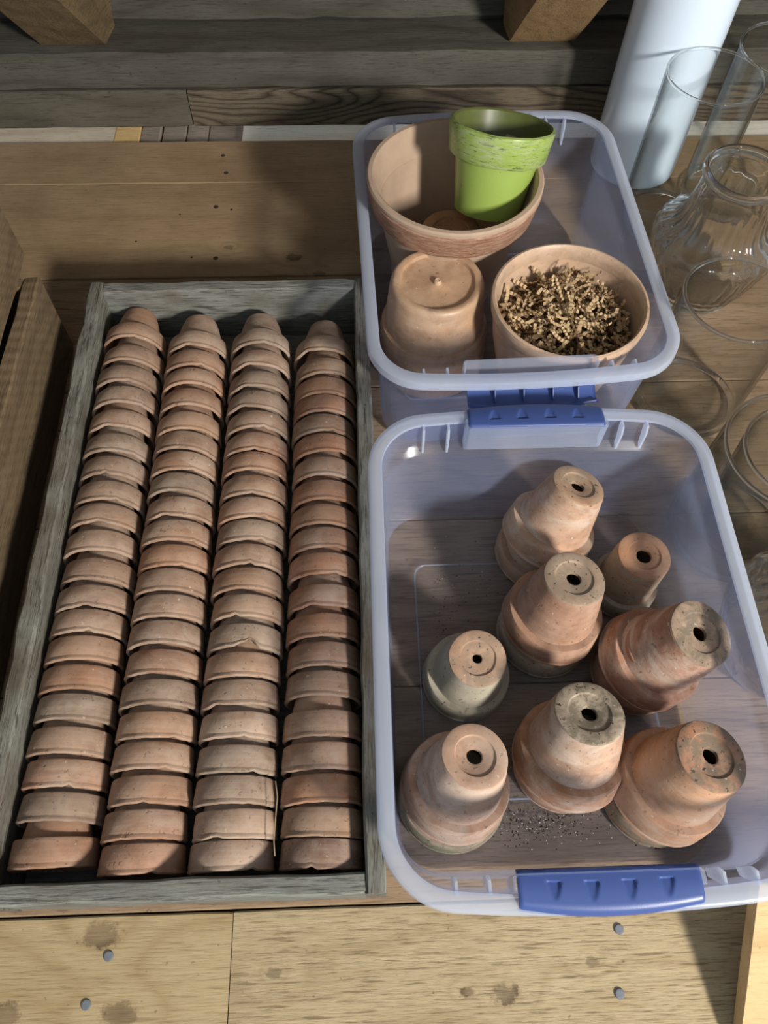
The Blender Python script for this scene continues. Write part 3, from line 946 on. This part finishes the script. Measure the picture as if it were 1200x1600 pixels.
def crumbs(name, spots, label, mat, seed, parent_label):
    rg = random.Random(seed)
    v, f = [], []
    for (cx_, cy_, sx, sy, n, s0, s1) in spots:
        for _ in range(n):
            x, y = rg.gauss(cx_, sx), rg.gauss(cy_, sy); s = rg.uniform(s0, s1)
            if not (.075 < x < .300 and .060 < y < .43): continue
            b = len(v); z = .0061
            a = rg.uniform(0, 6)
            for k in range(4): v.append(Vector((x + s * math.cos(a + k * 1.57) * rg.uniform(.6, 1), y + s * math.sin(a + k * 1.57) * rg.uniform(.6, 1), z - .0002)))
            v.append(Vector((x + rg.uniform(-s, s) * .3, y, z + s * rg.uniform(.7, 1.3))))
            f += [(b, b + 1, b + 4), (b + 1, b + 2, b + 4), (b + 2, b + 3, b + 4), (b + 3, b, b + 4), (b, b + 3, b + 2, b + 1)]
    o = link(name, mesh_from(name, v, f, mat, False))
    return tag(o, label, 'soil', kind='stuff')


crumbs('soil_crumbs', [(.175, .088, .028, .010, 260, .0005, .0013), (.295, .068, .012, .005, 160, .0008, .0026), (.10, .345, .03, .03, 70, .0004, .0012),
                       (.085, .30, .008, .03, 60, .0004, .0011), (.24, .37, .03, .02, 20, .0004, .0009)], 'scattered dark soil crumbs on the front bin\'s floor', M_SOIL, 5, '')
crumbs('perlite_grains', [(.175, .088, .03, .011, 90, .0005, .0010), (.10, .345, .03, .03, 14, .0004, .0008)], 'white perlite grains among the soil on the bin floor', M_PERLITE, 6, '')

# ------------------------------------------------------------------ pots in the back bin
BIGC = Vector((.1245, .8320, .0040))
def big_pot():
    r = empty('terracotta_planter', BIGC)
    tag(r, 'large wide terracotta planter with combed rim band, holding the green pot', 'flower pot')
    body = [(0, .0), (.060, 0), (.066, .003), (.079, .06), (.091, .12), (.0985, .155), (.094, .157), (.086, .12), (.073, .06), (.060, .012), (0, .010)]
    v, f = lathe_geo(body, 96); link('body', mesh_from('body', v, f, M_BIGCLAY, True, 40), r)
    rim = [(.094, .156), (.0985, .1535), (.1045, .1535), (.1065, .156), (.1125, .187), (.1110, .1895)]
    rim2 = [(.1110, .1895), (.1122, .1905), (.1124, .1945), (.1105, .1970), (.1055, .1972), (.1030, .195), (.0975, .165), (.094, .156)]
    v, f = lathe_geo(rim, 96, warp=lambda q, a: q + noise.noise_vector(q * 90) * .0006)
    b_ = link('rim_band', mesh_from('rim_band', v, f, M_COMBED, True, 40), r)
    b_['label'] = 'rough combed band below the lip'
    v, f = lathe_geo(rim2, 96); link('rim', mesh_from('rim', v, f, M_BIGCLAY, True, 40), r)
    return r


big_pot()
inner = pot_meshes(.060, .100, .03, .040, .005, .003, 56, 77, mat_b=M_TERRA)
place_pot(inner, (BIGC.x + .002, BIGC.y - .002, .0145 + .100), (0, 0, -1), 0, (.36, .19, .09), 'upside-down clay pot inside the large planter, under the green pot', name='terracotta_pot')


def green_pot():
    ax = Vector((.10, .32, .94)).normalized()
    basep = Vector((.1715, .8330, .1420))
    q = Vector((0, 0, 1)).rotation_difference(ax)
    r = empty('green_pot', basep, q)
    tag(r, 'glossy lime green pot with distressed rim, leaning in the large planter', 'flower pot')
    body = [(0, 0), (.040, 0), (.0435, .002), (.0535, .072), (.0495, .074), (.0400, .008), (0, .006)]
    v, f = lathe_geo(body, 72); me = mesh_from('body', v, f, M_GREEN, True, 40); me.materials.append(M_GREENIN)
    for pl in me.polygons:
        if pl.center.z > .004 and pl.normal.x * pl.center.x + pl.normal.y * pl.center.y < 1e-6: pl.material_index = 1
    link('body', me, r)
    rim = [(.0495, .071), (.0550, .0705), (.0600, .0705), (.0622, .073), (.0660, .104), (.0655, .1075), (.0625, .109), (.0600, .107), (.0560, .085), (.0500, .073)]
    v, f = lathe_geo(rim, 72, closed=True, warp=lambda q_, a: q_ + noise.noise_vector(q_ * 60) * .0006)
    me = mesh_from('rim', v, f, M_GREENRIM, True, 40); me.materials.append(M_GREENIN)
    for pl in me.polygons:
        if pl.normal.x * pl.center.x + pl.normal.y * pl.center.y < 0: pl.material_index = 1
    link('rim', me, r)


green_pot()


def inverted_pot():
    p0 = Vector((.0968, .6985, .0040))
    r = empty('terracotta_pot', p0)
    tag(r, 'smooth tan clay pot upside down with a round nub on its base', 'flower pot')
    H = .147
    body = [(.0, H - .0045), (.0050, H - .005), (.0070, H - .0062), (.0420, H - .0066), (.0455, H - .0055), (.0470, H - .0015), (.0490, H - .0006), (.0530, H), (.0552, H - .0006), (.0575, H - .0035), (.0592, H - .009), (.0635, .092), (.0640, .078),
            (.0590, .076), (.0535, H - .014), (0, H - .014)]
    v, f = lathe_geo(body, 80, warp=lambda q, a: q + noise.noise_vector(q * 70) * .0006); o = link('body', mesh_from('body', v, f, M_SMOOTH, True, 40), r); o.color = (.47, .275, .15, 1)
    rim = [(.060, .078), (.0640, .0785), (.0680, .0770), (.0708, .070), (.0722, .045), (.0728, .020), (.0728, .004), (.0710, .0), (.0670, 0), (.0655, .004), (.060, .072)]
    v, f = lathe_geo(rim, 80, closed=True); o = link('rim', mesh_from('rim', v, f, M_SMOOTH, True, 40), r); o.color = (.43, .235, .125, 1)
    nub = [(0, H - .0005), (.0012, H - .0012), (.0020, H - .0008), (.0034, H - .0004), (.0046, H - .0016), (.0052, H - .0050)]
    v, f = lathe_geo(nub, 24); o = link('nub', mesh_from('nub', v, f, M_SMOOTH, True, 40), r); o.color = (.55, .36, .20, 1)


inverted_pot()

PP = Vector((.2515, .6500, .0040))
def paper_pot():
    r = empty('terracotta_pot', PP)
    tag(r, 'pale round clay bowl pot filled with shredded brown paper', 'flower pot')
    body = [(0, 0), (.055, 0), (.060, .003), (.0740, .05), (.0850, .10), (.0905, .140), (.0880, .1405), (.0815, .10), (.0700, .05), (.056, .010), (0, .008)]
    v, f = lathe_geo(body, 96); o = link('body', mesh_from('body', v, f, M_SMOOTH, True, 40), r); o.color = (.54, .35, .225, 1)
    rim = [(.0880, .140), (.0905, .1395), (.0930, .1430), (.0946, .1560), (.0935, .1605), (.0905, .1615), (.0880, .159), (.0868, .150)]
    v, f = lathe_geo(rim, 96, closed=True); o = link('rim', mesh_from('rim', v, f, M_SMOOTH, True, 40), r); o.color = (.56, .37, .24, 1)


paper_pot()


def shredded_paper():
    rg = random.Random(12)
    v, f, mi = [], [], []
    rings = []
    for k in range(9):                       # packed core under the loose strips, coloured dark for the shade between them
        rr = .0815 * k / 8
        ring = []
        for i in range(40):
            a = 2 * math.pi * i / 40
            z = .098 + .016 * (1 - (rr / .0815) ** 2) + .006 * nz(rr * math.cos(a), rr * math.sin(a), 3, 60)
            v.append(Vector((rr * math.cos(a), rr * math.sin(a), z))); ring.append(len(v) - 1)
        rings.append(ring)
    for k in range(8):
        for i in range(40):
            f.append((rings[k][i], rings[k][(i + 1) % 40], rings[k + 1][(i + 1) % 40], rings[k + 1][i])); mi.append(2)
    for s in range(880):
        rr = .0805 * math.sqrt(rg.random()); a = rg.uniform(0, 6.283)
        lift = rg.uniform(-.012, .012)
        P = Vector((rr * math.cos(a), rr * math.sin(a), .114 + .017 * (1 - (rr / .082) ** 2) + lift))
        d = Vector((rg.gauss(0, 1), rg.gauss(0, 1), rg.gauss(0, .24))).normalized()
        side = d.cross(Vector((rg.gauss(0, .45), rg.gauss(0, .45), 1))).normalized()
        up = side.cross(d).normalized()
        w = rg.uniform(.0014, .0024); n = rg.randint(5, 15); st = rg.uniform(.0022, .0030)
        curl = rg.gauss(0, .10); bend = rg.gauss(0, .07)
        prev = None
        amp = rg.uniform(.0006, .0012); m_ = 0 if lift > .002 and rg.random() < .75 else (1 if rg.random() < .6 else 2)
        for i in range(n):
            q = P + up * (amp if i % 2 else -amp)
            if math.hypot(q.x, q.y) > .0560 + .0262 * min(1, q.z / .115) or q.z < .098: break
            v.append(q - side * w); v.append(q + side * w)
            cur = len(v) - 2
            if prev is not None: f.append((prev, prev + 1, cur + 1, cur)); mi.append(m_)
            prev = cur
            P = P + d * st
            R1 = Matrix.Rotation(curl, 3, up); R2 = Matrix.Rotation(bend, 3, side)
            d = (R2 @ (R1 @ d)).normalized(); side = (R1 @ side).normalized(); up = side.cross(d).normalized()
    me = bpy.data.meshes.new('shredded_paper'); me.from_pydata([tuple(p) for p in v], [], f)
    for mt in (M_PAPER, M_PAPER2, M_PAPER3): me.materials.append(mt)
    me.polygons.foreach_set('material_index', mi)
    o = link('shredded_paper', me); o.location = PP
    tag(o, 'crinkled shredded brown kraft paper filling the pale clay pot', 'shredded paper', kind='stuff')


shredded_paper()


# ------------------------------------------------------------------ vases on the right
def cylinder_vase(name, loc, R, h, label, t=.0028, mat=None, base=.008, group=None, seg=72, lip=None):
    r = empty(name, loc); tag(r, label, 'vase', group)
    body = [(0, .0004), (R - .008, .0004), (R - .0003, .0050), (R, .0090), (R, h - .004), (R - t, h - .004), (R - t, base + .006), (R - t - .006, base + .001), (0, base)]
    v, f = lathe_geo(body, seg); link('body', mesh_from('body', v, f, mat or M_GLASS, True, 40), r)
    if mat is None:
        heel = [(R - .0042 + .0040 * math.cos(a), .0044 + .0042 * math.sin(a)) for a in [2 * math.pi * k / 8 for k in range(8)]]
        v, f = lathe_geo(heel, seg, closed=True); link('heel', mesh_from('heel', v, f, M_LIP, True, 60), r)
    rt = t / 2
    ring = [(R - rt + (rt + .0004) * math.cos(a), h - .002 + .0022 * math.sin(a)) for a in [2 * math.pi * k / 8 for k in range(8)]]
    v, f = lathe_geo(ring, seg, closed=True); link('rim', mesh_from('rim', v, f, lip or mat or M_LIP, True, 60), r)
    return r


cylinder_vase('white_vase', (.462, 1.1135, 0), .0690, .34, 'tall opaque white cylinder vase standing against the back wall', mat=M_WHITE, t=.004)
cylinder_vase('glass_vase', (.4815, .9800, 0), .0655, .234, 'tall clear glass cylinder in front of the white cylinder vase')
cylinder_vase('glass_vase', (.6000, 1.0350, 0), .0700, .235, 'clear glass cylinder partly out of frame, behind the tall glass one')
cylinder_vase('glass_vase', (.4400, .6210, 0), .0670, .192, 'clear glass cylinder with round thick base beside the back bin', t=.0034, base=.012)
cylinder_vase('glass_vase', (.4480, .4180, 0), .0735, .182, 'wide clear glass cylinder at the right edge with a tumbler inside', t=.0034)


def tumbler():
    r = empty('glass_tumbler', (.4530, .4160, .0085)); tag(r, 'smaller glass tumbler nested inside the wide glass cylinder', 'tumbler')
    h = .172
    body = [(0, .0), (.040, 0), (.044, .004), (.058, h - .004), (.0552, h - .004), (.0415, .012), (0, .010)]
    v, f = lathe_geo(body, 64); link('body', mesh_from('body', v, f, M_GLASS, True, 40), r)
    ring = [(.0570 + .0020 * math.cos(a), h - .002 + .0024 * math.sin(a)) for a in [2 * math.pi * k / 8 for k in range(8)]]
    v, f = lathe_geo(ring, 64, closed=True); link('rim', mesh_from('rim', v, f, M_LIP, True, 60), r)


tumbler()


def flared_vase(loc, label, h=.200):
    r = empty('fluted_vase', loc); tag(r, label, 'vase', 'fluted glass vases')
    t = .0032
    outer = [(0, 0), (.052, 0), (.060, .003), (.070, .030), (.081, .062), (.0860, .082), (.0865, .094), (.0830, .103), (.0740, .108), (.0650, .113), (.0575, .122), (.0535, .136), (.0510, .155), (.0500, .182), (.0515, .188)]
    inner_ = [(.0485, .188), (.0468, .182), (.0478, .155), (.0503, .136), (.0540, .120), (.0618, .1095), (.0710, .104), (.0795, .0985), (.0830, .092), (.0825, .082), (.0775, .063), (.066, .033), (.055, .012), (0, .010)]
    def wp(v, a):
        rr = math.hypot(v.x, v.y)
        if rr < 1e-5: return v
        k = max(0, 1 - abs(v.z - .120) / .045)
        s = 1 + .035 * k * math.cos(a * 22) + (.012 * math.cos(a * 30 + v.z * 60) if v.z < .085 and v.z > .02 else 0)
        return Vector((v.x * s, v.y * s, v.z))
    def fine(pr_):
        o = []
        for a, b in zip(pr_, pr_[1:]):
            for k in range(3): o.append((a[0] + (b[0] - a[0]) * k / 3, a[1] + (b[1] - a[1]) * k / 3))
        return o + [pr_[-1]]
    v, f = lathe_geo(fine(outer) + fine(inner_), 176, warp=wp)
    link('body', mesh_from('body', v, f, M_THICK, True, 50), r)
    ring = [(.0510 + .0042 * math.cos(a), .1935 + .0065 * math.sin(a)) for a in [2 * math.pi * k / 12 for k in range(12)]]
    v, f = lathe_geo(ring, 96, closed=True); o = link('rim', mesh_from('rim', v, f, M_THICK, True, 60), r)
    o['label'] = 'thick rounded glass lip'
    return r


flared_vase((.5000, .8330, 0), 'fluted glass vase with flared neck and thick lip, behind the back bin\'s corner')
flared_vase((.4600, .2620, 0), 'fluted glass vase at the right edge beside the front bin')

# ------------------------------------------------------------------ loose pine board, propped on the bin at the right
nb = empty('pine_board', (.45, -.05, 0))
v, f = board_geo(.30, .150, .018, 16, .0015, .0007, 91)
bm_ = link('plank', mesh_from('plank', v, f, W_NEW, True, 30), nb)
tilt = math.radians(31)
bm_.rotation_euler = (tilt, 0, -.14)
bm_.location = (.0310, -.0060, .0455)
n_ = link('nail', ME_NAIL, bm_); n_.location = (-.117, .002, .0098)
tag(nb, 'loose new pine board with one nail, propped against the front bin', 'board')
